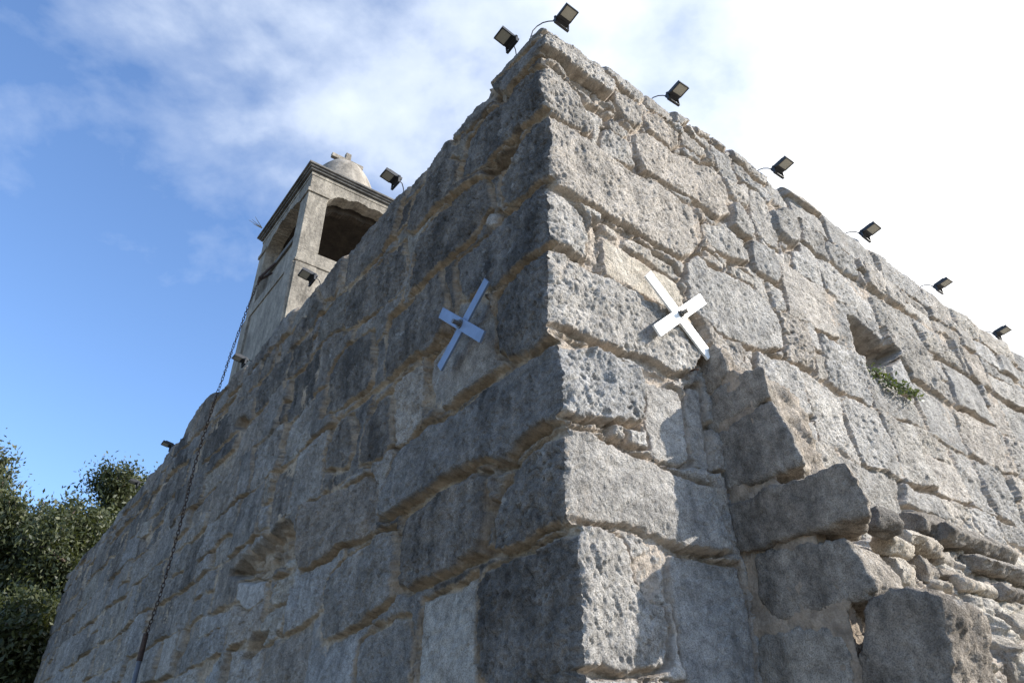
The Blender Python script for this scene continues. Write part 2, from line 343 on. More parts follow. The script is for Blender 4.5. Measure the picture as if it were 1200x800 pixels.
LS = [
 (['c27',(620,38),(605,55),(588,76),(574,93),(571,102),(585,93),(602,75),(620,56),'c45'], dict(o=.03,t=.5)),
 (['c48',(620,62),(602,82),(590,100),(591,110),(598,112),(610,95),(625,79),'c62'], dict(o=.05,t=.45)),
 (['c78',(634,80),(620,88),(604,104),(592,118),(575,132),(560,150),(546,172),(544,195),(541,214),(556,204),(572,192),(585,180),(600,165),(613,152),(628,138),'c130'], dict(o=.03,t=.38)),
 ([(573,103),(560,112),(545,130),(525,155),(522,162),(535,160),(550,144),(566,128),(580,116),(578,108)], dict(o=.0,t=.5)),
 ([(520,160),(505,176),(494,198),(496,213),(510,200),(528,182),(538,170),(528,164)], dict(o=.0,t=.45)),
 ([(539,188),(525,184),(510,198),(497,214),(484,228),(478,248),(474,270),(484,272),(504,252),(524,234),(536,218)], dict(o=.02,t=.35)),
 ([(478,212),(460,228),(442,248),(424,262),(410,274),(405,288),(404,310),(402,338),(410,333),(428,316),(446,298),(462,276),(468,250),(476,228)], dict(o=.01,t=.42)),
 ([(405,276),(392,290),(386,310),(376,320),(372,340),(378,352),(392,350),(399,336),(401,310)], dict(o=.02,t=.45)),
 (['c135',(628,142),(616,156),(606,172),(598,190),(588,206),(586,226),(590,244),(604,240),(620,226),'c212'], dict(o=.02,t=.35)),
 (['c216',(620,230),(604,244),(590,256),(578,270),(562,284),(545,297),(535,309),(534,326),(538,345),(548,352),(562,344),(580,339),(600,323),(620,307),'c287'], dict(o=.02,t=.35)),
 ([(574,256),(583,249),(590,254),(590,264),(580,271),(573,266)], dict(o=.05,t=1.2,m=.04)),
 ([(568,206),(556,213),(542,226),(526,238),(506,258),(492,274),(488,290),(487,312),(484,330),(482,346),(492,338),(506,323),(520,311),(536,299),(553,281),(568,257),(578,244),(575,222)], dict(o=.03,t=.32)),
 ([(474,282),(462,290),(446,306),(430,322),(414,336),(406,350),(403,370),(404,391),(420,380),(440,366),(460,352),(474,341),(476,310)], dict(o=.015,t=.35)),
 ([(518,317),(505,328),(488,347),(476,359),(460,371),(453,386),(452,420),(453,447),(466,436),(482,420),(500,416),(512,408),(524,390),(530,368),(525,340)], dict(o=.035,t=.38)),
 ([(536,352),(560,349),(576,356),(579,390),(579,430),(562,441),(545,455),(525,469),(503,483),(501,450),(503,422),(512,412),(526,394),(534,372)], dict(o=-.01,t=.75,r=.6)),
 (['c293',(620,311),(598,330),(586,346),(582,370),(583,400),(588,418),(604,422),(628,414),'c382'], dict(o=.05,t=.32,m=.06)),
 (['c405',(630,412),(608,425),(588,442),(569,455),(542,478),(520,492),(503,501),(486,515),(470,528),(458,560),(448,608),(456,610),(475,596),(488,587),(510,573),(530,560),(554,548),(572,541),(592,542),(604,530),(618,515),(640,502),'c492'], dict(o=.048,t=.42,m=.06)),
 (['c506',(640,514),(616,532),(600,552),(588,580),(581,610),(579,648),(592,646),(610,640),(632,627),(655,619),'c611'], dict(o=.03,t=.4)),
 ([(573,556),(556,553),(535,563),(512,577),(490,592),(472,606),(468,640),(466,690),(480,692),(500,684),(525,672),(548,660),(568,652),(574,610)], dict(o=.030,t=.42,m=.06)),
 (['c622',(655,630),(632,641),(610,649),(590,657),(570,668),(561,690),(559,740),(562,800),(600,830),'c800'], dict(o=.02,t=.35)),
 ([(558,674),(545,680),(530,688),(510,696),(493,706),(490,740),(488,800),(500,840),(560,825)], dict(o=.0,t=.9,cr=.35,r=.7)),
 ([(464,620),(450,622),(430,638),(410,650),(392,664),(382,680),(378,700),(374,740),(376,752),(400,744),(420,732),(440,718),(462,700),(466,660)], dict(o=.03,t=.6)),
 ([(480,722),(465,724),(448,732),(430,744),(420,752),(416,780),(414,810),(440,825),(478,810),(483,760)], dict(o=.01,t=.6)),
 ([(440,560),(430,556),(415,566),(392,576),(372,584),(356,592),(352,610),(352,640),(353,668),(368,664),(385,652),(400,640),(422,634),(432,628),(440,612),(446,590),(447,570)], dict(o=.03,t=.55,r=1.3)),
 ([(458,460),(446,466),(432,478),(427,500),(422,524),(420,544),(432,543),(450,536),(461,520),(459,490)], dict(o=.02,t=.3)),
 ([(497,424),(488,425),(474,437),(461,452),(460,470),(461,500),(464,527),(475,525),(484,510),(496,496),(498,460)], dict(o=.01,t=.85,cr=.15)),
 ([(412,486),(402,490),(390,506),(382,530),(378,550),(390,552),(408,548),(414,530),(416,505)], dict(o=.02,t=.4)),
 ([(438,388),(425,394),(408,406),(394,424),(386,440),(382,470),(378,488),(392,482),(410,470),(430,458),(438,448),(441,420)], dict(o=.02,t=.33)),
 ([(320,625),(338,615),(334,650),(322,657)], dict(o=-.08,t=.9,cr=.5,m=.03)),
 ([(350,632),(350,660),(338,668),(328,664),(336,648)], dict(o=-.02,t=1.0,cr=.5,m=.04)),
 ([(348,664),(346,680),(330,706),(315,712),(312,702),(326,680)], dict(o=.0,t=.8,cr=.5,m=.04)),
 ([(328,708),(338,704),(318,750),(302,760),(297,752),(312,718)], dict(o=.0,t=.8,cr=.4,m=.04)),
 ([(278,680),(310,675),(306,700),(290,716),(276,706)], dict(o=.0,t=1.3,r=.4)),
]
LH = [([(330,608),(346,618),(350,640),(336,652),(316,674),(290,680),(268,672),(284,655),(306,636)], .17, .05),
      ([(612,150),(603,164),(588,182),(566,200),(574,206),(590,196),(602,182)], .14, .02),
      ([(288,488),(291,494),(282,504),(276,500),(280,490)], .13, .02),
      ([(445,468),(436,480),(432,496),(440,480)], .05, .02),
      ([(592,540),(606,527),(600,548),(580,556),(566,552),(575,544)], .06, .02),
      ([(578,112),(589,104),(594,116),(583,124)], .07, .02),
      ([(312,740),(290,780),(282,770),(294,744)], .12, .03)]
CORNER_R = {}
COURSES = [0, .45, .98, 1.48, 2.03, 2.70, 3.19, 3.71, 4.33, 4.86, 5.42, 5.88, 6.20, 6.85]

def cornerx(y): return float(np.interp(y, [24, 130, 290, 400, 500, 620, 790], [637, 640, 646, 652, 665, 675, 688]))
def resolve(spec, side):
    out = []
    for p in spec:
        if isinstance(p, str):
            y = float(p[1:]); uv = (onR if side == 'R' else onL)(cornerx(y), y); out.append((-.5, uv[1]))
        else: out.append((onR if side == 'R' else onL)(*p))
    return out

def procedural(side, U, seed):
    rnd = random.Random(seed); out = []
    for i in range(len(COURSES) - 1):
        v0, v1 = COURSES[i], COURSES[i + 1]
        u = -.6 + rnd.uniform(0, .4)
        while u < U:
            w = rnd.uniform(.42, 1.05) * (1 if v1 - v0 > .4 else .8)
            a, b = u + .005, u + w - .005
            j = lambda s=.03: rnd.uniform(-s, s)
            g = .004
            split = rnd.random()
            def quad(a, b, c, d):
                am, bm_ = (a + b) / 2, (c + d) / 2
                return [(a + j(), c + g + j()), (am + j(), c + g + j()), (b + j(), c + g + j()), (b + j(), bm_ + j()),
                        (b + j(), d - g + j()), (am + j(), d - g + j()), (a + j(), d - g + j()), (a + j(), bm_ + j())]
            if split < .2 and w > .55:
                m = (v0 + v1) / 2 + rnd.uniform(-.06, .06)
                qs = [quad(a, b, v0, m), quad(a, b, m, v1)]
            elif split < .38:
                c = a + .2 * w; m = (v0 + v1) / 2
                qs = [quad(a, c - .01, v0, m), quad(a, c - .01, m, v1), quad(c + .01, b, v0, v1)]
            else: qs = [quad(a, b, v0, v1)]
            for q in qs:
                out.append((q, dict(o=rnd.uniform(-.015, .045), t=(rnd.uniform(.15, .85) if side == 'R' else rnd.uniform(.2, .62) + .13 * max(0, 5.0 - v0) * (u > 1.5)), m=rnd.uniform(.02, .055), r=rnd.uniform(.7, 1.3),
                                    cr=(rnd.uniform(.1, .4) if rnd.random() < .12 else 0))))
            u += w
    return out

def stone_field(Ug, Vg, spec, holes, side, seed):
    """height field of the masonry on a (u,v) grid: returns h (m out of the wall), mort, tone, cream"""
    rnd = random.Random(seed + 5)
    wu = Ug + .016 * fbm(Ug * 5, Vg * 5, seed + 1, 3) + .007 * fbm(Ug * 22, Vg * 22, seed + 2, 3)
    wv = Vg + .016 * fbm(Ug * 5, Vg * 5, seed + 3, 3) + .007 * fbm(Ug * 22, Vg * 22, seed + 4, 3)
    u1 = Ug[0]; v1 = Vg[:, 0]
    cs_, sn_ = math.cos(.5), math.sin(.5)
    if side == 'L': sn_ = -sn_
    P_ = Ug * cs_ + Vg * sn_; Q_ = -Ug * sn_ + Vg * cs_           # tooling runs slantwise down the blocks
    wq = .35 * perlin(Ug * 7, Vg * 7, seed + 33)
    low_ = .011 * fbm(Ug * 3.6, Vg * 3.6, seed + 11, 3)
    grain = .0045 * fbm(Ug * 60, Vg * 56, seed + 14, 3, g=.6)
    # A: weathered, irregular pits of several sizes
    pm = np.clip(perlin(Ug * 2.6, Vg * 2.6, seed + 40) * 1.6 + .55, 0, 1)
    A_ = .008 * fbm(Ug * 15, Vg * 13, seed + 12, 4, g=.62)
    A_ -= .030 * np.clip(perlin(P_ * 26 + 3 * wq, Q_ * 15 + wq, seed + 20) - .24, 0, .5) * pm
    A_ -= .030 * np.clip(perlin(P_ * 50, Q_ * 30, seed + 21) - .2, 0, .6) * (.25 + np.clip(perlin(Ug * 4.2, Vg * 4.2, seed + 42) * 2 + .4, 0, 1))
    A_ -= .022 * np.clip(perlin(P_ * 12 + wq, Q_ * 6 + wq, seed + 22) - .40, 0, .5)
    # B: slanting strokes of the pick
    B_ = .006 * fbm(P_ * 16 + wq, Q_ * 5 + wq, seed + 15, 3, g=.6) + .008 * ((1 - np.abs(perlin(P_ * 30 + 2 * wq, Q_ * 8, seed + 13))) ** 4 - .4)
    B_ -= .030 * np.clip(perlin(P_ * 48, Q_ * 22, seed + 23) - .2, 0, .6)
    # C: nearly smooth with hair cracks and bedding lines
    C_ = .003 * fbm(Ug * 12, Vg * 20, seed + 16, 4) - .006 * np.exp(-(perlin(Ug * 3.1 + wq, Vg * 5 + wq, seed + 17) / .035) ** 2) - .005 * np.exp(-(perlin(Ug * 2 + wq, Vg * 11, seed + 18) / .05) ** 2)
    REC = .030
    full = np.clip(perlin(Ug * 1.35, Vg * 1.9, seed + 55) * 2.2 + .35, 0, 1)
    mh = -REC - .035 * (1 - full) + .012 * fbm(Ug * 6, Vg * 6, seed + 50, 3) + .008 * fbm(Ug * 34, Vg * 34, seed + 51, 3, g=.6) - .018 * np.clip(perlin(Ug * 1.8, Vg * 2.2, seed + 52) * 2, 0, 1)
    mh = mh + .030 * np.exp(-Ug / .12)
    h = mh.copy(); mort = np.ones_like(h); tone = np.full_like(h, .5); cream = np.zeros_like(h); hue = np.full_like(h, .5)
    Dman = np.full(h.shape, .5)
    def window(P, mg):
        P = np.array(P); lo = P.min(0) - (mg, mg + .08); hi = P.max(0) + (mg, mg + .08)
        a, b = np.searchsorted(u1, [lo[0], hi[0]]); c, d = np.searchsorted(v1, [lo[1], hi[1]])
        return slice(c, d), slice(a, b)
    man = [(resolve(s, side), o) for s, o in spec]
    holes_ = [(resolve(p, side), d, e) for p, d, e in holes]
    for P, o in man:
        w = window(P, .3)
        if w[0].start >= w[0].stop or w[1].start >= w[1].stop: continue
        Dman[w] = np.minimum(Dman[w], -sdf_poly(wu[w], wv[w], P))
    amp_ = .055 if side == 'L' else .03
    wuP = wu + amp_ * fbm(Ug * .9, Vg * 1.1, seed + 7, 2); wvP = wv + amp_ * fbm(Ug * .8, Vg * .9, seed + 8, 2)
    def put(P, o, clip, inset=0.0):
        w = window(P, .16 if clip else .08)
        if w[0].start >= w[0].stop or w[1].start >= w[1].stop: return
        d = sdf_poly((wuP if clip else wu)[w], (wvP if clip else wv)[w], P)
        if clip: d = np.minimum(d, Dman[w] - .014)
        r = o.get('m', .034) * .5
        dd = d - .003 - inset - .016 * np.clip(perlin(Ug[w] * 5, Vg[w] * 5, seed + 61) + .15, 0, 1) - .005 * perlin(Ug[w] * 24, Vg[w] * 24, seed + 62) - .0045 * perlin(Ug[w] * 62, Vg[w] * 62, seed + 63)
        t = np.clip((dd + .006) / r, 0, 1); prof = 1 - (1 - t) ** 2.2
        c = np.array(P).mean(0)
        tl = (Ug[w] - c[0]) * rnd.uniform(-.05, .05) + (Vg[w] - c[1]) * rnd.uniform(-.06, .03)
        ka = rnd.random(); kb = rnd.random(); kc = rnd.random() ** 2 * .8
        if o.get('r', 1) < .75: kc = 2.5
        kk = ka + kb + kc + .15; rough_w = low_[w] + grain[w] + 1.6 * ((ka + .15) * A_[w] + kb * B_[w] + kc * C_[w]) / kk
        hue_ = min(1, max(0, rnd.gauss(.5, .22)))
        top = o.get('o', 0) + tl + .008 * np.clip(d / .15, 0, 1) - .012 + rough_w * (.45 + .55 * o.get('r', 1))
        # chipped, flaked patches with their own level
        fl = np.clip(perlin(Ug[w] * 2.6 + rnd.random() * 50, Vg[w] * 3.2, seed + 60) * 5, -1, 1)
        top = top - .007 * fl * o.get('r', 1)
        hh = mh[w] + (top - mh[w]) * prof
        k = (d > -.004) & (hh > h[w])
        h[w] = np.where(k, hh, h[w])
        mm = np.clip(1 - (dd - .002) / .012, 0, 1)
        mort[w] = np.where(k, np.minimum(mort[w], mm), mort[w])
        tone[w] = np.where(k, o.get('t', .5), tone[w]); cream[w] = np.where(k, o.get('cr', 0), cream[w]); hue[w] = np.where(k, hue_, hue[w])
    for P, o in procedural(side, Ug.max(), seed + 9): put(P, o, True)
    for P, o in man: put(P, o, False, .005 if side == 'L' else .002)
    # mortar smeared over the stone edges in places
    sm = np.clip((perlin(Ug * 3.1, Vg * 3.7, seed + 70) - .15) * 3, 0, 1) * np.clip(perlin(Ug * 13, Vg * 13, seed + 71) + .4, 0, 1)
    low = np.clip(1 - (h - mh) / .05, 0, 1)
    mort = np.maximum(mort, sm * low)
    for P, dp, e in holes_:
        w = window(P, .1)
        d = sdf_poly(wu[w], wv[w], P)
        t = np.clip((d + e) / (2 * e), 0, 1); t = t * t * (3 - 2 * t)
        h[w] -= dp * t * (1 + .25 * fbm(Ug[w] * 9, Vg[w] * 9, seed + 80, 2)); mort[w] = np.maximum(mort[w], t * .85)
    return h, mort, tone, cream, hue

def axis_grid(U, d0, k, cap=.2):
    out = [0.0]
    while out[-1] < U: out.append(out[-1] + min(cap, d0 * (1 + out[-1] * k)))
    out = np.array(out); return out * U / out[-1]
UR = axis_grid(13.0, .0068, .30, .05)
UL = axis_grid(18.9, .0068, .30, .06)
VV = np.concatenate([np.arange(0, 1.7, .04), np.arange(1.7, 6.56, .0078)])
VV = np.append(VV, 6.56)
TOP_R = np.array([(0, 6.50), (.3, 6.52), (.6, 6.54), (.95, 6.56), (1.3, 6.60), (1.9, 6.62), (2.8, 6.60), (4.4, 6.60), (6, 6.56), (8.3, 6.60), (13, 6.60)])
TOP_L = np.array([(0, 6.50), (.4, 6.52), (.70, 6.52), (.76, 6.47), (1.1, 6.46), (1.66, 6.42), (2.6, 6.47), (3.2, 6.50), (3.8, 6.52), (4.1, 6.44), (4.4, 6.54), (6, 6.53), (7.6, 6.60), (8.0, 6.82), (9.2, 6.84), (9.5, 6.62), (12.3, 6.52), (15, 6.48), (18.9, 6.38)])

def bulge_right(Ug, Vg):
    """the torn-off cross wall leaves the lower part of the sunny wall thicker, a slope of core rubble"""
    line = np.interp(Ug, [1.2, 1.6, 2.2, 3.3, 4.2, 5.4, 7, 13], [2.55, 2.95, 3.08, 3.26, 3.34, 3.22, 2.9, 2.2]) + .05 * fbm(Ug * 2.2, Vg * 0 + .3, 401, 3)
    dv = line - Vg
    t = np.clip(dv / .85, 0, 1)
    gate = np.clip((Ug - 1.45) / .35, 0, 1); gate = gate * gate * (3 - 2 * gate)
    e = (np.clip(dv / .03, 0, 1) * .05 + .50 * t ** .85) * gate
    m = np.clip(dv / .05, 0, 1) * gate
    # rubble lumps
    w1 = worley(Ug * 4.6 + .8 * perlin(Ug * 3, Vg * 3, 5), Vg * 6.5 + .6 * perlin(Ug * 4, Vg * 4, 6), 410)
    lump = np.clip(1 - (w1 / .62) ** 2, 0, 1) ** .5
    w2 = worley(Ug * 11, Vg * 14, 420); lump2 = np.clip(1 - (w2 / .6) ** 2, 0, 1) ** .5
    rub = .055 * lump * (.4 + np.clip(perlin(Ug * 1.7, Vg * 2, 430) * 2 + .5, 0, 1)) + .018 * lump2 + .035 * fbm(Ug * 7, Vg * 9, 440, 5, g=.62) + .03 * np.abs(perlin(Ug * 5, Vg * 8, 450))
    return e, m, rub, lump

def build_wall(side, U, TOP, spec, holes, seed, mat, parent, hcorner=None):
    nu, nv = len(U), len(VV)
    topn = np.interp(U, TOP[:, 0], TOP[:, 1]) + .016 * fbm(U * 2.7, U * 0 + seed, seed, 4) - (.015 if side == 'R' else .03) * np.clip(perlin(U * 2.1, U * 0 + seed + .5, seed + 3) * 2 - .3, 0, 1)
    Ug, Sg = np.meshgrid(U, VV)
    sc = np.clip((Sg - 5.6) / (6.56 - 5.6), 0, 1)
    edge0 = 6.50
    topn = np.where(U < .35, edge0 + (topn - edge0) * (U / .35), topn)
    Vg = Sg + sc * (topn[None, :] - 6.56)
    h, mort, tone, cream, hue = stone_field(Ug, Vg, spec, holes, side, seed)
    if side == 'R':
        e, m, rub, lump = bulge_right(Ug, Vg)
        h = h * (1 - m) + (e + rub) * m
        cream = np.where(m > .5, np.clip(.8 + .6 * perlin(Ug * 5, Vg * 6, 77), 0, 1), cream)
        mort = np.where(m > .5, np.clip(1.1 - lump * 1.6, 0, 1), mort)
        tone = np.where(m > .5, .5 + .5 * perlin(Ug * 4, Vg * 6, 78), tone)
        h += np.interp(Vg, [0, 1.5, 2.2, 3.2, 4.3, 6.6], [.12, .085, .065, .035, .005, -.005])   # slight batter
    # weathered top edge
    dt = (topn[None, :] - Vg)
    h -= .05 * np.exp(-dt / .05) * (1 + .5 * fbm(Ug * 6, Vg * 6, seed + 90, 2))
    # worn arris at the corner
    h -= (.010 + .012 * np.clip(fbm(Vg * 7, Ug * 9, 991, 3) + .3, 0, 1)) * np.exp(-Ug / .022)
    return Ug, Vg, h, mort, tone, cream, topn, hue

church = empty('stone_church', (6.4, 9.4, 0))
tag(church, 'old stone church built of big weathered limestone blocks, seen at its corner', 'church')
def to_church(o):
    o.parent = church; o.matrix_parent_inverse = Matrix.Translation(church.location).inverted(); return o

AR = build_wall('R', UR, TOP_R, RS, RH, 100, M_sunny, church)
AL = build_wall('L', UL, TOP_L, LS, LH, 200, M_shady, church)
hR0 = AR[2][:, 0].copy(); hL0 = AL[2][:, 0].copy()
# corner stones: share one arris, so smooth both a little along the height
def assemble(name, A, side, mat):
    Ug, Vg, h, mort, tone, cream, topn, hue = A
    nv, nu = h.shape
    other = hL0 if side == 'R' else hR0
    fade = np.exp(-Ug / .10)
    along = Ug - other[:, None] * fade
    out = -h
    # both walls meet at the mean top height
    # parapet top: extra rows going inwards
    ins = [.0, .03, .07, .12, .18, .26, .36, .48, .60]
    exA, exO, exV = [], [], []
    u = Ug[-1]; base_out = out[-1]
    for k, d in enumerate(ins[1:]):
        exO.append(base_out + d); exA.append(along[-1])
        exV.append(topn + .015 + .025 * (1 - math.exp(-d / .05)) + .018 * fbm(u * 7, u * 0 + d * 7 + 3, 77, 3) - (.25 if d > .5 else 0))
    A2 = np.vstack([along] + [a[None] for a in exA]); O2 = np.vstack([out] + [a[None] for a in exO]); V2 = np.vstack([Vg] + [a[None] for a in exV])
    ne = len(exA)
    pad = lambda x, v=0.0: np.vstack([x, np.repeat(x[-1:], ne, 0) if v is None else np.full((ne, nu), v)])
    mo, to, cr, hu = pad(mort, None), pad(tone, None), pad(cream, None), pad(hue, None)
    # close the far end with a return
    e = .5
    A2 = np.hstack([A2, A2[:, -1:], ]); O2 = np.hstack([O2, O2[:, -1:] + e]); V2 = np.hstack([V2, V2[:, -1:]])
    mo = np.hstack([mo, mo[:, -1:]]); to = np.hstack([to, to[:, -1:]]); cr = np.hstack([cr, cr[:, -1:]]); hu = np.hstack([hu, hu[:, -1:]])
    if side == 'R': P = np.stack([A2, O2, V2], -1)
    else: P = np.stack([O2, A2, V2], -1)
    n0, n1 = A2.shape
    idx = np.arange(n0 * n1).reshape(n0, n1)
    a, b, c, d = idx[:-1, :-1].ravel(), idx[:-1, 1:].ravel(), idx[1:, 1:].ravel(), idx[1:, :-1].ravel()
    F = np.stack([a, b, c, d], 1) if side == 'R' else np.stack([b, a, d, c], 1)
    me = mesh_np(name, P.reshape(-1, 3), F)
    fattr(me, 'mort', mo); fattr(me, 'tone', to); fattr(me, 'cream', cr); fattr(me, 'hue', hu); smooth(me)
    return to_church(link(name, me, mat))
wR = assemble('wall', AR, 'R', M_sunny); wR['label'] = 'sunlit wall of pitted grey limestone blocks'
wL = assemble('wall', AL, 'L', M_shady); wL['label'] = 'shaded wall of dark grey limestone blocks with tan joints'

# solid body and roof behind the faces
bm = bmesh.new(); add_box(bm, (6.55, 9.45, 3.08), (12.0, 17.9, 6.15)); to_church(bm_obj('wall', bm, M_roof))
bm = bmesh.new(); add_box(bm, (6.55, 9.45, 6.24), (12.3, 18.3, .16)); to_church(bm_obj('roof', bm, M_roof))

# ------------------------------------------------------------------ broken cross wall (stub) : big remeshed blocks
def rough_block(name, poly, x0, depth, mat, parent, shrink=.0, voxel=.016, amp=.02, tone=.5, seed=0, cream=0.0, tilt=0.0, rnd=5, lean=0.0):
    """poly: (y,z) outline of the face at x=x0, extruded towards +x; shrink pulls the outer side back with depth"""
    P = np.array(poly); c = P.mean(0)
    bm = bmesh.new()
    ar = 0.5 * np.sum(P[:, 0] * np.roll(P[:, 1], -1) - np.roll(P[:, 0], -1) * P[:, 1])
    if ar < 0: P = P[::-1]
    rings = []
    for k in range(3):
        f = k / 2.0
        ring = []
        for (y, z) in P:
            yy = y + shrink * f * (1 if y < c[0] else 0)
            ring.append(bm.verts.new((x0 + depth * f + tilt * (z - c[1]), yy, z + lean * f)))
        rings.append(ring)
    n = len(P)
    bm.faces.new(rings[0]); bm.faces.new(rings[-1][::-1])
    for a, b in zip(rings[:-1], rings[1:]):
        for i in range(n): bm.faces.new((a[i], b[i], b[(i + 1) % n], a[(i + 1) % n]))
    bmesh.ops.recalc_face_normals(bm, faces=bm.faces)
    me = bpy.data.meshes.new(name); bm.to_mesh(me); bm.free()
    o = bpy.data.objects.new(name, me); COL.objects.link(o)
    r = o.modifiers.new('r', 'REMESH'); r.mode = 'VOXEL'; r.voxel_size = voxel
    s = o.modifiers.new('s', 'SMOOTH'); s.factor = .5; s.iterations = rnd
    dg = bpy.context.evaluated_depsgraph_get(); ev = o.evaluated_get(dg)
    m2 = bpy.data.meshes.new_from_object(ev); o.modifiers.clear(); o.data = m2; bpy.data.meshes.remove(me)
    nv = len(m2.vertices)
    co_ = np.empty(nv * 3, np.float32); m2.vertices.foreach_get('co', co_); co_ = co_.reshape(-1, 3).astype(float)
    no = np.empty(nv * 3, np.float32); m2.vertices.foreach_get('normal', no); no = no.reshape(-1, 3)
    X, Y, Z = co_.T
    a1, a2 = X * .8 + Y * 1.0, Z + X * .5
    face = np.clip(-no[:, 0], 0, 1) ** 2                       # the cut faces towards -x are smoother
    k = 1 - .62 * face
    d = amp * (1.1 * fbm(a1 * 6 + seed, a2 * 6, seed, 4) + .6 * fbm(a1 * 20, a2 * 14 + seed, seed + 3, 4, g=.6)) * k
    d -= .024 * np.clip(perlin(a1 * 34, a2 * 12, seed + 5) - .2, 0, .5) * k
    d += .008 * ((1 - np.abs(perlin(a1 * 15, a2 * 5, seed + 6))) ** 4) * k
    d += .010 * perlin(a1 * 2.3 + 3, a2 * 2.3, seed + 8)
    co_ += no * d[:, None]
    m2.vertices.foreach_set('co', co_.astype(np.float32).ravel()); m2.update(); smooth(m2)
    fattr(m2, 'mort', np.zeros(nv)); fattr(m2, 'tone', np.full(nv, tone)); fattr(m2, 'cream', np.full(nv, cream)); fattr(m2, 'hue', np.full(nv, .35 + .5 * ((seed * 37) % 10) / 10))
    m2.materials.clear(); m2.materials.append(mat)
    if parent is not None: o.parent = parent
    return o
def onX(x0, x, y):
    d = ray(x, y); t = (x0 - CAM[0]) / d[0]; p = CAM + t * d; return (p[1], p[2])
def P1(x0, pts): return [onX(x0, *p) for p in pts]
XS = 1.22
stub = bpy.data.objects.new('broken_cross_wall', bpy.data.meshes.new('broken_cross_wall'))
COL.objects.link(stub); to_church(stub)
stub['label'] = 'stump of a torn-off cross wall in dark blocks'
# core mortar of the stump is its own mesh
core_pts = [(.25, 4.02), (-.12, 3.93), (-.30, 3.74), (-.36, 3.2), (-.40, 2.95), (-.56, 2.80), (-.52, 2.62), (-.60, 2.45), (-.60, 2.0), (-.72, 1.7), (-.85, 0.0), (.25, 0.0)]
def rb(pts, x0=XS, depth=.4, **kw):
    return rough_block('stone', P1(x0, pts), x0, depth, M_stub, stub, **kw)
coreo = rough_block('rubble_core', core_pts, XS + .012, .55, M_stub, None, voxel=.022, amp=.03, seed=31, shrink=.25, cream=0, tone=.6)
cm = coreo.data; nvx = len(cm.vertices)
cx3 = np.empty(nvx * 3, np.float32); cm.vertices.foreach_get('co', cx3)
cm.attributes['mort'].data.foreach_set('value', np.clip(.95 - (cx3[0::3] - XS - .03) * 8, .12, .95).astype(np.float32))
stub.data = cm; bpy.data.objects.remove(coreo)
rb([(822,415),(833,404),(846,404),(852,431),(838,456),(822,466),(812,440)], depth=.36, seed=1, tone=.35, shrink=.12, lean=-.05)
rb([(822,470),(839,456),(860,440),(881,428),(894,425),(904,464),(885,475),(866,485),(850,496),(834,507),(812,500)], depth=.42, seed=2, tone=.3, shrink=.22)
rb([(834,511),(866,489),(899,468),(906,466),(926,503),(945,542),(905,557),(862,571),(840,582),(815,590),(812,525)], depth=.40, seed=3, tone=.3, shrink=.30, amp=.014)
rb([(848,592),(899,573),(955,551),(992,541),(1012,573),(1023,604),(985,612),(936,626),(900,638),(866,649),(840,656),(835,600)], depth=.30, seed=4, tone=.3, shrink=.26, amp=.016, x0=XS - .02)
rb([(881,652),(936,635),(987,630),(1005,650),(1023,680),(1016,696),(1002,706),(955,717),(907,728),(890,700)], depth=.42, seed=5, tone=.4, shrink=.04, amp=.016)
rb([(888,740),(940,737),(982,739),(998,765),(1000,800),(1002,850),(890,860)], depth=.42, seed=6, tone=.55, shrink=.0, amp=.018, cream=.15)
rb([(1010,712),(1022,700),(1040,688),(1072,690),(1105,694),(1112,740),(1120,800),(1130,860),(1012,860),(1008,780)], x0=XS - .03, depth=.46, seed=7, tone=.25, shrink=.04, amp=.022, lean=-.03)
# rubble pieces lying in the broken core, towards the right
def lump(c, s, seed, tone=.6, cream=.3, rot=0):
    n = 6; rr = random.Random(seed)
    pl = [(c[1] + s[1] * math.cos(i * 2 * PI / n) * rr.uniform(.75, 1.1), c[2] + s[2] * math.sin(i * 2 * PI / n) * rr.uniform(.65, 1.15)) for i in range(n)]
    return rough_block('stone', pl, c[0] - s[0], 2 * s[0], M_stub, stub, voxel=.014, amp=.014, seed=seed, tone=tone, cream=cream, rnd=1, tilt=rr.uniform(-.3, .3))
def onE(e, x, y):
    d = ray(x, y); t = (-e - CAM[1]) / d[1]; return CAM + t * d
for k, (e, x, y, s, tn, crm) in enumerate([
    (.60,1032,612,(.12,.10,.07),.15,0), (.50,1045,640,(.12,.08,.07),.9,.9), (.45,1065,632,(.10,.08,.06),.9,.7),
    (.52,1052,672,(.07,.07,.10),.8,.6), (.42,1085,640,(.10,.07,.05),.7,.5), (.42,1082,668,(.06,.06,.09),.4,.2),
    (.36,1100,655,(.12,.06,.06),.6,.4), (.40,1110,676,(.16,.06,.05),.5,.2), (.30,1090,620,(.26,.13,.09),.3,0),
    (.36,1135,640,(.50,.14,.085),.32,0), (.42,1175,672,(.50,.12,.07),.35,0), (.50,1185,700,(.26,.12,.07),.35,0),
    (.55,1190,740,(.22,.12,.10),.4,.2), (.6,1186,785,(.2,.12,.12),.5,.1), (.48,1140,690,(.22,.07,.05),.8,.5)]):
    p = onE(e, x, y); lump(p, s, 50 + k, tn, crm)

# ------------------------------------------------------------------ bell tower
T0x, T0y, TW = .30, 6.26, 2.26

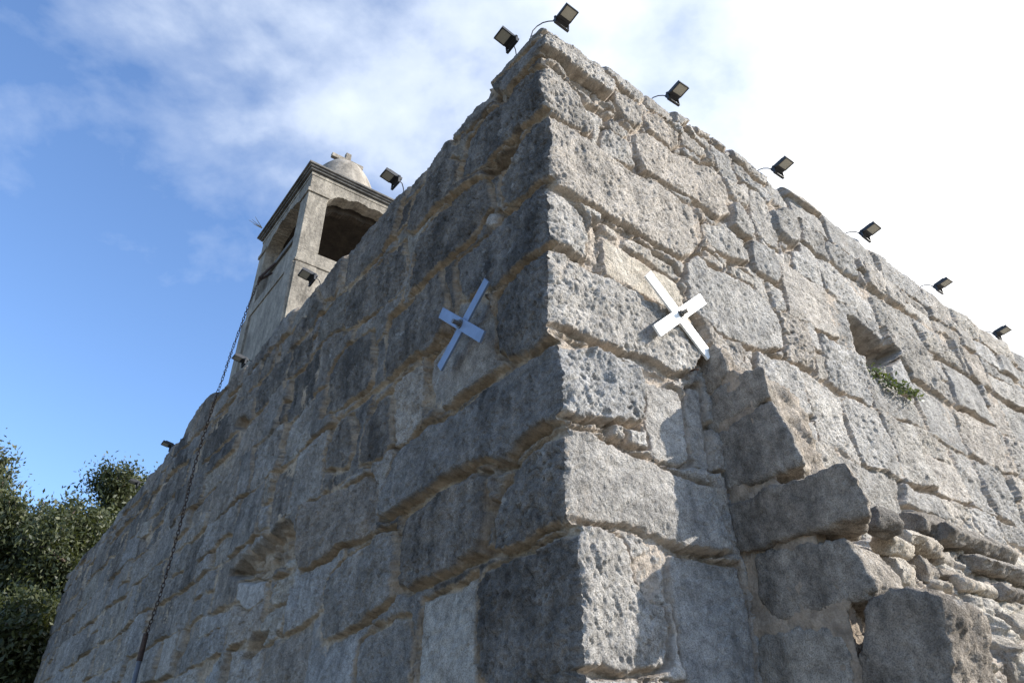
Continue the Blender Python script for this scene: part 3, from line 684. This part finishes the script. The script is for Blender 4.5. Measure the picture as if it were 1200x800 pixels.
T1x, T1y = T0x + TW, T0y + TW + .10
tower = empty('bell_tower', (T0x + TW / 2, T0y + TW / 2, 6.3))
tag(tower, 'square rendered bell tower with scalloped arches and small dome, rising behind the shaded wall', 'bell tower')
def tpart(name, bm, mat, sm=False, bevel=0.0):
    o = bm_obj(name, bm, mat, None, sm, bevel)
    o.parent = tower; o.matrix_parent_inverse = Matrix.Translation((T0x + TW / 2, T0y + TW / 2, 6.3)).inverted(); return o
IN = .07                                                     # shaft stands back under the cornice
X0, X1, Y0, Y1 = T0x + IN, T1x - IN, T0y + IN, T1y - IN
PW = .33                                                     # corner pier width
for (px_, py_) in ((X0, Y0), (X1 - PW, Y0), (X0, Y1 - PW), (X1 - PW, Y1 - PW)):
    bm = bmesh.new()
    add_box(bm, (px_ + PW / 2, py_ + PW / 2, 9.32), (PW, PW, 1.16))
    add_box(bm, (px_ + PW / 2, py_ + PW / 2, 9.935), (PW + .05, PW + .05, .07))
    tpart('pier', bm, M_tower, False, .012)
bm = bmesh.new()
add_box(bm, ((X0 + X1) / 2, (Y0 + Y1) / 2, 7.33), (X1 - X0, Y1 - Y0, 2.3)); 
add_box(bm, ((X0 + X1) / 2, (Y0 + Y1) / 2, 8.5), (X1 - X0 + .04, Y1 - Y0 + .04, .04))
add_box(bm, ((X0 + X1) / 2, (Y0 + Y1) / 2, 8.63), (X1 - X0, Y1 - Y0, .22))
tpart('tower_base', bm, M_tower, False, .01)
# corner pilasters on the shaft, only their raised strips
for (cx_, cy_, sx_, sy_) in ((X0 - .012, Y0 + PW / 2, .05, PW), (X0 - .012, Y1 - PW / 2, .05, PW), (X0 + PW / 2, Y0 - .012, PW, .05)):
    bm = bmesh.new(); add_box(bm, (cx_, cy_, 7.4), (sx_, sy_, 2.1)); tpart('pilaster', bm, M_tower, False, .008)
# arch walls: a scalloped opening cut in a slab, built as strips between the intrados and the frieze
def arch_slab(axis, fixed, lo, hi, z0, z1, th, seed):
    bm = bmesh.new(); n = 72
    a = lo + PW * .98; b = hi - PW * .98; m = (a + b) / 2; hw = (b - a) / 2
    def zi(s):
        q = abs(s - m) / hw
        base = z0 + .30 * math.sqrt(max(0, 1 - q ** 2.2))
        lobes = .04 * abs(math.sin((s - a) / (b - a) * PI * 4))
        return base + lobes * (1 - q ** 6) - (.0 if q < 1 else 0)
    rnd_ = random.Random(seed)
    pts = [a + (b - a) * i / n for i in range(n + 1)]
    zs = [zi(s) + rnd_.uniform(-.008, .008) for s in pts]
    pts = [lo + .01] + pts + [hi - .01]; zs = [z0 - .02] + zs + [z0 - .02]
    def V(s, z, o):
        return bm.verts.new((s, fixed + o, z) if axis == 'x' else (fixed + o, s, z))
    cols = [[V(s, z, 0), V(s, z1, 0), V(s, z1, th), V(s, z, th)] for s, z in zip(pts, zs)]
    for c0, c1 in zip(cols[:-1], cols[1:]):
        for k in range(4): bm.faces.new((c0[k], c1[k], c1[(k + 1) % 4], c0[(k + 1) % 4]))
    bm.faces.new(cols[0]); bm.faces.new(cols[-1][::-1])
    return bm
for ax_, fx, th in (('x', Y0 + .004, .24), ('x', Y1 - .244, .24), ('y', X0 + .004, .24), ('y', X1 - .244, .24)):
    lo, hi = (X0, X1) if ax_ == 'x' else (Y0, Y1)
    z0_ = 9.80
    tpart('arch', arch_slab(ax_, fx, lo, hi, z0_, 10.28, th, int(fx * 100)), M_tower)
# thin inner scalloped order set back in the sunny arch
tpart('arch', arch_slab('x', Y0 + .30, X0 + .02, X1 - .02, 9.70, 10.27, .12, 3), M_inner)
# walled-up lower half of the side opening and the beam above it
bm = bmesh.new(); add_box(bm, (X0 + .20, (Y0 + Y1) / 2, 9.04), (.14, Y1 - Y0 - 2 * PW - .01, .62)); tpart('infill_panel', bm, M_tower)
bm = bmesh.new(); add_box(bm, (X0 + .19, (Y0 + Y1) / 2, 9.40), (.2, Y1 - Y0 - 2 * PW - .012, .09)); tpart('beam', bm, M_trim, False, .008)
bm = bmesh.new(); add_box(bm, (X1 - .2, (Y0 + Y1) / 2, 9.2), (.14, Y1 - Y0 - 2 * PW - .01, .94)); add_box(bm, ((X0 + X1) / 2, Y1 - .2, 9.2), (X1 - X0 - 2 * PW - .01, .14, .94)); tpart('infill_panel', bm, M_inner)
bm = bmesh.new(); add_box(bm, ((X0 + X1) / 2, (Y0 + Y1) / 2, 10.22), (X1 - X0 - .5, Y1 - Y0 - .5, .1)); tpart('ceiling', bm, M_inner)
# frieze and stepped cornice
bm = bmesh.new(); cx_, cy_ = (T0x + T1x) / 2, (T0y + T1y) / 2
add_box(bm, (cx_, cy_, 10.30), (X1 - X0 + .012, Y1 - Y0 + .012, .06)); tpart('frieze', bm, M_tower)
bm = bmesh.new()
add_box(bm, (cx_, cy_, 10.365), (TW - .05, TW + .05, .035)); add_box(bm, (cx_, cy_, 10.40), (TW + .01, TW + .11, .03)); add_box(bm, (cx_, cy_, 10.435), (TW + .07, TW + .17, .035))
tpart('cornice', bm, M_trim, False, .008)
# dome
bm = bmesh.new(); seg, rings = 40, 22; vs = []
dx_, dy_ = cx_ - .17, cy_ - .05
for j in range(rings + 1):
    t = j / rings; z = 10.45 + 1.42 * math.sin(t * PI / 2); r = .70 * math.cos(t * PI / 2) ** .92 + .0
    row = []
    for i in range(seg):
        a = i * 2 * PI / seg
        n_ = mnoise.noise(Vector((math.cos(a) * 2, math.sin(a) * 2, z * 2))) * .022
        row.append(bm.verts.new((dx_ + (r + n_) * math.cos(a), dy_ + (r + n_) * math.sin(a), z)))
    vs.append(row)
for a_, b_ in zip(vs[:-1], vs[1:]):
    for i in range(seg): bm.faces.new((a_[i], a_[(i + 1) % seg], b_[(i + 1) % seg], b_[i]))
bm.faces.new(vs[-1])
tpart('dome', bm, M_dome, True)
bm = bmesh.new()
add_box(bm, (dx_ + .03, dy_, 11.98), (.11, .09, .44)); add_box(bm, (dx_ - .16, dy_, 12.0), (.27, .085, .09)); add_box(bm, (dx_ + .22, dy_, 12.0), (.27, .085, .09))
tpart('cross', bm, M_dome, False, .015)

# small dead sprig on the cornice edge
bm = bmesh.new()
for k in range(5): add_cyl(bm, (T0x - .05, T1y - .25, 10.47), (T0x - .16 - .03 * k, T1y - .2 + .09 * math.sin(k * 2.0), 10.62 + .03 * math.cos(k * 3)), .008, 5, .003)
tag(bm_obj('dry_weed', bm, simple('dry_stem', (.30, .24, .14), .9)), 'tiny dry weed sprouting from the far edge of the tower cornice', 'plant')

# ------------------------------------------------------------------ wall crosses
def plank(bm, c, ang, L_, w, th, side, off):
    """flat bar lying against a wall; ang in the wall plane"""
    M = Matrix.Rotation(0, 4, 'X')
    if side == 'R': T = Matrix.Translation((c[0], -off, c[1])) @ Matrix.Rotation(-ang, 4, 'Y')
    else: T = Matrix.Translation((-off, c[0], c[1])) @ Matrix.Rotation(PI / 2, 4, 'Z') @ Matrix.Rotation(-ang, 4, 'Y')
    add_box(bm, (0, 0, 0), (L_, th, w), T)
def wall_cross(side, c, mat, label):
    n = (0, -1, 0) if side == 'R' else (-1, 0, 0)
    loc = (c[0], 0, c[1]) if side == 'R' else (0, c[0], c[1])
    t = empty('wall_cross', loc); tag(t, label, 'cross', 'metal crosses fixed to the walls')
    adopt = lambda o: (setattr(o, 'parent', t), setattr(o, 'matrix_parent_inverse', Matrix.Translation(loc).inverted()))
    sg = 1 if side == 'R' else -1
    bm = bmesh.new(); plank(bm, c, -sg * rad(41.2 if side == 'R' else -37), .665, .088 if side == 'R' else .078, .016, side, .082); adopt(bm_obj('bar', bm, mat, None, False, .002))
    bm = bmesh.new(); plank(bm, c, sg * rad(41.6 if side == 'R' else -42), .685, .082 if side == 'R' else .078, .016, side, .100); adopt(bm_obj('bar', bm, mat, None, False, .002))
    p = Vector(loc); nn = Vector(n)
    bm = bmesh.new(); add_cyl(bm, p - nn * .05, p + nn * .135, .012, 12); add_cyl(bm, p + nn * .108, p + nn * .114, .034, 14); add_cyl(bm, p + nn * .114, p + nn * .128, .024, 6); add_cyl(bm, p + nn * .128, p + nn * .165, .015, 10)
    adopt(bm_obj('bolt', bm, M_steel))
wall_cross('R', (.972, 4.190), M_white, 'brilliant white diagonal metal cross on the sunlit wall')
wall_cross('L', (.812, 4.177), M_white_shade, 'diagonal metal cross on the shaded wall, white with its blue shade in the colour')

# ------------------------------------------------------------------ floodlights along the wall tops
def make_flood():
    t = empty('floodlight', (0, 0, 0)); 
    # local frame: +y points out over the wall face, face looks down
    R = Matrix.Translation((0, .0, .11)) @ Matrix.Rotation(rad(11), 4, 'X')
    bm = bmesh.new(); add_box(bm, (0, .02, 0), (.155, .215, .032), R)
    for k in range(7): add_box(bm, (-.06 + k * .02, .01, .026), (.006, .15, .022), R)
    o = bm_obj('housing', bm, M_black, t, False, .003)
    bm = bmesh.new()
    for sx in (-1, 1): add_box(bm, (sx * .071, .065, -.019), (.012, .125, .008), R)
    for sy in (.004, .124): add_box(bm, (0, sy, -.019), (.155, .012, .008), R)
    bm_obj('bezel', bm, M_black, o)
    bm = bmesh.new(); add_box(bm, (0, .064, -.0175), (.129, .108, .004), R); bm_obj('lens', bm, M_led, o)
    bm = bmesh.new(); add_box(bm, (0, -.055, -.021), (.12, .05, .012), R); bm_obj('driver_box', bm, M_black, o, False, .002)
    bm = bmesh.new()
    for sx in (-1, 1):
        add_box(bm, (sx * .086, -.045, .065), (.006, .026, .10)); add_cyl(bm, (sx * .078, -.045, .102), (sx * .094, -.045, .102), .012, 8)
    add_box(bm, (0, -.045, .017), (.178, .028, .006)); bm_obj('bracket', bm, M_black, t)
    pts = [Vector((.02, -.08, .12)), Vector((.05, -.12, .16)), Vector((.08, -.16, .175)), Vector((.12, -.20, .16)), Vector((.16, -.24, .11)), Vector((.19, -.27, .04)), Vector((.20, -.29, -.06))]
    bm = bmesh.new(); add_tube(bm, pts, .006); bm_obj('cable', bm, M_cable, t)
    return t
flood = make_flood(); first = [True]
def put_flood(loc, rz, label, tilt=(0, 0), sc=1.0):
    if first[0]: r = flood; first[0] = False
    else:
        r = flood.copy(); COL.objects.link(r)
        for ch in flood.children:
            c = ch.copy(); COL.objects.link(c); c.parent = r
            for g in ch.children:
                d = g.copy(); COL.objects.link(d); d.parent = c
    r.location = loc; r.rotation_euler = (tilt[0], tilt[1], rz); r.scale = (sc, sc, sc)
    tag(r, label, 'floodlight', 'small black floodlights along the wall tops')
def onZ(z, x, y):
    d = ray(x, y); t = (z - CAM[2]) / d[2]; return CAM + t * d
for k, (x, y, lab, dz) in enumerate([
    (661, 21, 'black floodlight at the very corner of the walls, aimed over the sunlit face', .0),
    (792, 110, 'black floodlight with looping cable, next after the corner on the sunlit wall top', .0),
    (915, 196, 'third floodlight from the corner along the sunlit wall top', .0),
    (1017, 271, 'fourth floodlight from the corner along the sunlit wall top', .0),
    (1103, 334, 'second to last floodlight towards the right end of the sunlit wall top', .0),
    (1172, 389, 'rightmost floodlight, last one on the sunlit wall top', .0)]):
    sc = (.76, .80, .84, .88, .86, .88)[k]; zz = 6.62 if k == 0 else 6.70; p = onZ(zz, x, y)
    put_flood((p[0], p[1], zz - .11 * sc), PI, lab, (0, rad((-3, 4, 2, -4, 3, -2)[k])), sc)
for k, (x, y, lab, z) in enumerate([
    (596, 46, 'black floodlight nearest the corner on top of the shaded wall', 6.67),
    (460, 209, 'black floodlight on the shaded wall top, right of the tower dome', 6.72),
    (363, 323, 'black floodlight in front of the sunny side of the bell tower', 6.74),
    (283, 421, 'black floodlight at the foot of the bell tower shaft', 6.72),
    (198, 521, 'black floodlight on the shaded wall top left of the chain, against the sky', 6.84),
    (159, 565, 'farthest black floodlight at the far left, close to the tree leaves', 6.70)]):
    sc = (.76, .84, .9, .9, .92, .9)[k]; p = onZ(z - .05, x, y)
    put_flood((p[0], p[1], z - .05 - .11 * sc), PI / 2, lab, (0, rad((4, -3, 5, -2, 3, 0)[k])), sc)

# ------------------------------------------------------------------ rain chain, its bracket and pipe
chain = empty('rain_chain', (.2, 8.2, 9.25)); tag(chain, 'long rusty link chain hanging down from the bell tower over the shaded wall', 'chain')
def ch_adopt(o): o.parent = chain; o.matrix_parent_inverse = Matrix.Translation((.2, 8.2, 9.25)).inverted(); return o
cp = []
for (x, y, xp) in [(303,330,.16),(292,356,.12),(283,380,.08),(272,410,.02),(262,440,-.06),(252,468,-.10),(245,490,-.115),(228,545,-.12),(215,600,-.12),(203,645,-.12),(190,690,-.125),(178,725,-.13),(170,747,-.13)]:
    d = ray(x, y); t = (xp - CAM[0]) / d[0]; cp.append(Vector(CAM + t * d))
def along(path, step):
    out = []; acc = 0.0
    for a, b in zip(path[:-1], path[1:]):
        L_ = (b - a).length; s = acc
        while s < L_:
            out.append((a.lerp(b, s / L_), (b - a).normalized())); s += step
        acc = s - L_
    return out
bm = bmesh.new()
for i, (p, d) in enumerate(along(cp, .054)):
    q = d.to_track_quat('Z', 'Y').to_matrix() @ Matrix.Rotation((PI / 2 if i % 2 else 0) + .4 * math.sin(i * 1.7), 3, 'Z')
    rw, rl, rr_ = .017, .037, .0055
    ring = []
    for k in range(12):
        a = k * 2 * PI / 12; c = Vector((rw * math.cos(a), 0, rl * math.sin(a)))
        nrm = Vector((math.cos(a), 0, math.sin(a)))
        ring.append([bm.verts.new(p + q @ (c + nrm * rr_ * math.cos(b) + Vector((0, 1, 0)) * rr_ * math.sin(b))) for b in (0, PI / 2, PI, 3 * PI / 2)])
    for k in range(12):
        for m in range(4): bm.faces.new((ring[k][m], ring[(k + 1) % 12][m], ring[(k + 1) % 12][(m + 1) % 4], ring[k][(m + 1) % 4]))
ch_adopt(bm_obj('links', bm, M_rust, None, True))
bm = bmesh.new(); e0 = cp[0] + Vector((0, 0, .02))
add_cyl(bm, e0, (T0x + .08, 7.55, 8.98), .022, 6); add_cyl(bm, e0 + Vector((0, 0, .05)), (T0x + .08, 7.45, 9.12), .022, 6); add_cyl(bm, e0 - Vector((0, 0, .08)), e0 + Vector((0, 0, .08)), .016, 6)
ch_adopt(bm_obj('bracket', bm, M_rust))
bm = bmesh.new(); e1 = cp[-1]; dwn = Vector((0, -.01, -1))
add_cyl(bm, e1 + Vector((0, 0, .05)), e1 - Vector((0, 0, .26)), .030, 10, .034); ch_adopt(bm_obj('cup', bm, M_rust))
bm = bmesh.new(); add_cyl(bm, e1 - Vector((0, 0, .26)), (e1.x, e1.y - .02, .15), .027, 12)
for z in (2.3, 1.1): add_cyl(bm, (e1.x, e1.y, z), (e1.x, e1.y, z + .06), .036, 12)
pp = bm_obj('downpipe', bm, M_pipe, None, True); tag(pp, 'grey downpipe against the shaded wall below the end of the chain', 'pipe')

# iron peg in the sunlit wall
p = Vector(onE(.0, 800, 435)); bm = bmesh.new(); add_cyl(bm, p + Vector((0, .05, 0)), p + Vector((.03, -.09, -.015)), .006, 8)
add_cyl(bm, p + Vector((.03, -.09, -.015)), p + Vector((.032, -.094, -.02)), .010, 8)
tag(bm_obj('iron_peg', bm, M_rust), 'short dark iron peg sticking out of the sunlit wall below the white cross', 'peg')

# ------------------------------------------------------------------ vegetation
def leaf_mat(name, a, c):
    m, t, b = newmat(name)
    oi = N(t, 'ShaderNodeNewGeometry'); rp = oi.outputs['Random Per Island']
    L(t, ramp(t, rp, [(0, a), (.7, tuple((p + q) / 2 for p, q in zip(a, c))), (1, c)]), b.inputs['Base Color'])
    b.inputs['Roughness'].default_value = .55
    try: b.inputs['Transmission Weight'].default_value = 0
    except Exception: pass
    tr = N(t, 'ShaderNodeBsdfTranslucent'); tr.inputs[0].default_value = (c[0] * 1.2, c[1] * 1.3, c[2] * .6, 1)
    mx = N(t, 'ShaderNodeMixShader'); mx.inputs[0].default_value = .22
    L(t, b.outputs[0], mx.inputs[1]); L(t, tr.outputs[0], mx.inputs[2]); L(t, mx.outputs[0], t.nodes['Material Output'].inputs[0]); return m
M_leaf = leaf_mat('oak_leaves', (.017, .027, .009), (.085, .092, .034))
M_weed = leaf_mat('weed_leaves', (.035, .058, .018), (.13, .155, .055))
M_bark = simple('bark', (.085, .065, .048), .95, 0, .35, 9, .6)
def leaves_mesh(name, C, size, rs, flat=.0):
    n = len(C); C = np.asarray(C)
    d = rs.normal(size=(n, 3)); d /= np.linalg.norm(d, axis=1)[:, None]
    e = rs.normal(size=(n, 3)); e -= d * (e * d).sum(1)[:, None]; e /= np.linalg.norm(e, axis=1)[:, None]
    s = size * rs.uniform(.6, 1.3, (n, 1))
    a = C - d * s; b = C + e * s * .42; c = C + d * s; f = C - e * s * .42
    V = np.stack([a, b, c, f], 1).reshape(-1, 3)
    return mesh_np(name, V, np.arange(4 * n).reshape(n, 4))
def tree(base, height, radius, seed, label, nleaf=52000, trunk_r=.35, crown_lo=.22, leaf=.10):
    rs = np.random.RandomState(seed); rr = random.Random(seed)
    t = empty('oak_tree', base); tag(t, label, 'tree', 'trees behind the far end of the church')
    bm = bmesh.new(); segs = []
    def grow(p, d, L_, r, depth):
        q = p; n = 3
        for i in range(n):
            d2 = (d + Vector((rr.uniform(-.18, .18), rr.uniform(-.18, .18), rr.uniform(-.04, .12)))).normalized()
            q2 = q + d2 * (L_ / n); ra = r * (1 - .3 * i / n); rb_ = r * (1 - .3 * (i + 1) / n)
            if r > .012: add_cyl(bm, q, q2, ra, 7 if r > .08 else 4, rb_)
            if depth >= 2: segs.append((q.copy(), q2.copy(), depth))
            q = q2; d = d2
        if depth < 5:
            for k in range(rr.choice((2, 3, 3)) + (2 if depth == 0 else 0)):
                a = rr.uniform(0, 2 * PI); sp = rr.uniform(.45, 1.0) if depth else rr.uniform(.35, .95)
                side = Vector((math.cos(a), math.sin(a), 0)); nd = (d * math.cos(sp) + side * math.sin(sp) + Vector((0, 0, .10))).normalized()
                grow(q if k < 2 else p.lerp(q, rr.uniform(.5, .95)), nd, L_ * rr.uniform(.62, .84), r * .62, depth + 1)
    grow(Vector((0, 0, 0)), Vector((0, 0, 1)), height * .26, trunk_r, 0)
    bm_obj('trunk', bm, M_bark, t, True)
    A = np.array([s[0] for s in segs]); B = np.array([s[1] for s in segs])
    # keep the crown inside the wanted envelope, squash to size
    zmax = max(A[:, 2].max(), B[:, 2].max()); rmax = np.percentile(np.hypot(B[:, 0], B[:, 1]), 96)
    i = rs.randint(0, len(A), nleaf // 14)
    cc = A[i] + (B[i] - A[i]) * rs.uniform(0, 1, (len(i), 1))
    sc = rs.uniform(.10, .30, (len(i), 1, 1))
    C = (cc[:, None, :] + rs.normal(size=(len(i), 14, 3)) * sc).reshape(-1, 3)
    o = link('crown', leaves_mesh('crown', C, leaf, rs), M_leaf, t)
    k = height / zmax; kr = radius / rmax
    for ob in list(t.children):
        me = ob.data; n = len(me.vertices); v = np.empty(n * 3, np.float32); me.vertices.foreach_get('co', v); v = v.reshape(-1, 3)
        v[:, 2] *= k; v[:, 0] *= kr; v[:, 1] *= kr; me.vertices.foreach_set('co', v.ravel()); me.update()
    return t
def ground_at(x, y, dist):
    d = ray(x, y); q = d[:2] / np.hypot(*d[:2]); el = d[2] / np.hypot(*d[:2])
    return (CAM[0] + q[0] * dist, CAM[1] + q[1] * dist, 0), CAM[2] + el * dist
b_, h_ = ground_at(22, 505, 30); tree(b_, h_ - 1.4, 4.2, 11, 'tall dark green oak at the left edge of the view', 150000, .42, leaf=.075)
b_, h_ = ground_at(104, 540, 33); tree(b_, h_ - .1, 5.6, 23, 'lower bushy oak right next to the far end of the shaded wall', 190000, .36, leaf=.075)
b_, h_ = ground_at(70, 592, 27); tree(b_, h_ - .2, 3.9, 37, 'low spreading oak filling the lower left corner in front of the taller trees', 150000, .30, leaf=.065)
b_, h_ = ground_at(-90, 560, 36); tree(b_, h_, 4.2, 41, 'broad oak standing outside the left edge behind the others', 30000, .36)

b_, h_ = ground_at(-5, 705, 24); tree(b_, h_, 3.0, 53, 'lowest young oak in the bottom left corner of the view', 90000, .22, leaf=.06)

# trailing weed in the wall hole
rs = np.random.RandomState(5); weed = empty('trailing_weed', (3.75, -.02, 4.6)); tag(weed, 'small green trailing plant growing out of the hole in the sunlit wall', 'plant')
Cs = []; bm = bmesh.new()
wp = [(1024,434,.02,.05),(1029,440,.03,.05),(1036,443,.04,.06),(1042,448,.05,.05),(1046,453,.05,.05),(1052,452,.06,.06),(1057,455,.06,.05),(1063,458,.07,.05),(1069,461,.07,.06),(1074,462,.07,.05),(1033,437,.02,.04)]
prev = None
for (x, y, e, s) in wp:
    p = Vector(onE(e, x, y)); Cs.append(np.array(p) + rs.normal(size=(26, 3)) * np.array([s * .9, .028, s * .62]))
    if prev is not None and (p - prev).length < .5: add_cyl(bm, prev, p, .006, 5)
    prev = p
w1 = link('leaves', leaves_mesh('leaves', np.concatenate(Cs), .025, rs), M_weed); w2 = bm_obj('stem', bm, M_bark)
for o in (w1, w2): o.parent = weed; o.matrix_parent_inverse = Matrix.Translation(weed.location).inverted()

# ------------------------------------------------------------------ ground
def sheet(name, x0, x1, y0, y1, z, n, mat, amp=0.0):
    gx, gy = np.meshgrid(np.linspace(x0, x1, n), np.linspace(y0, y1, n))
    gz = z + amp * fbm(gx / 14, gy / 14, 3, 3)
    idx = np.arange(n * n).reshape(n, n)
    F = np.stack([idx[:-1, :-1].ravel(), idx[:-1, 1:].ravel(), idx[1:, 1:].ravel(), idx[1:, :-1].ravel()], 1)
    me = mesh_np(name, np.stack([gx, gy, gz], -1).reshape(-1, 3), F); smooth(me); o = link(name, me, mat); tag(o, kind='structure'); return o
sheet('ground', -1500, 1500, -1500, 1500, -.02, 60, M_ground)
sheet('path', -5.5, 22, -5.5, -.3, -.012, 20, M_path)
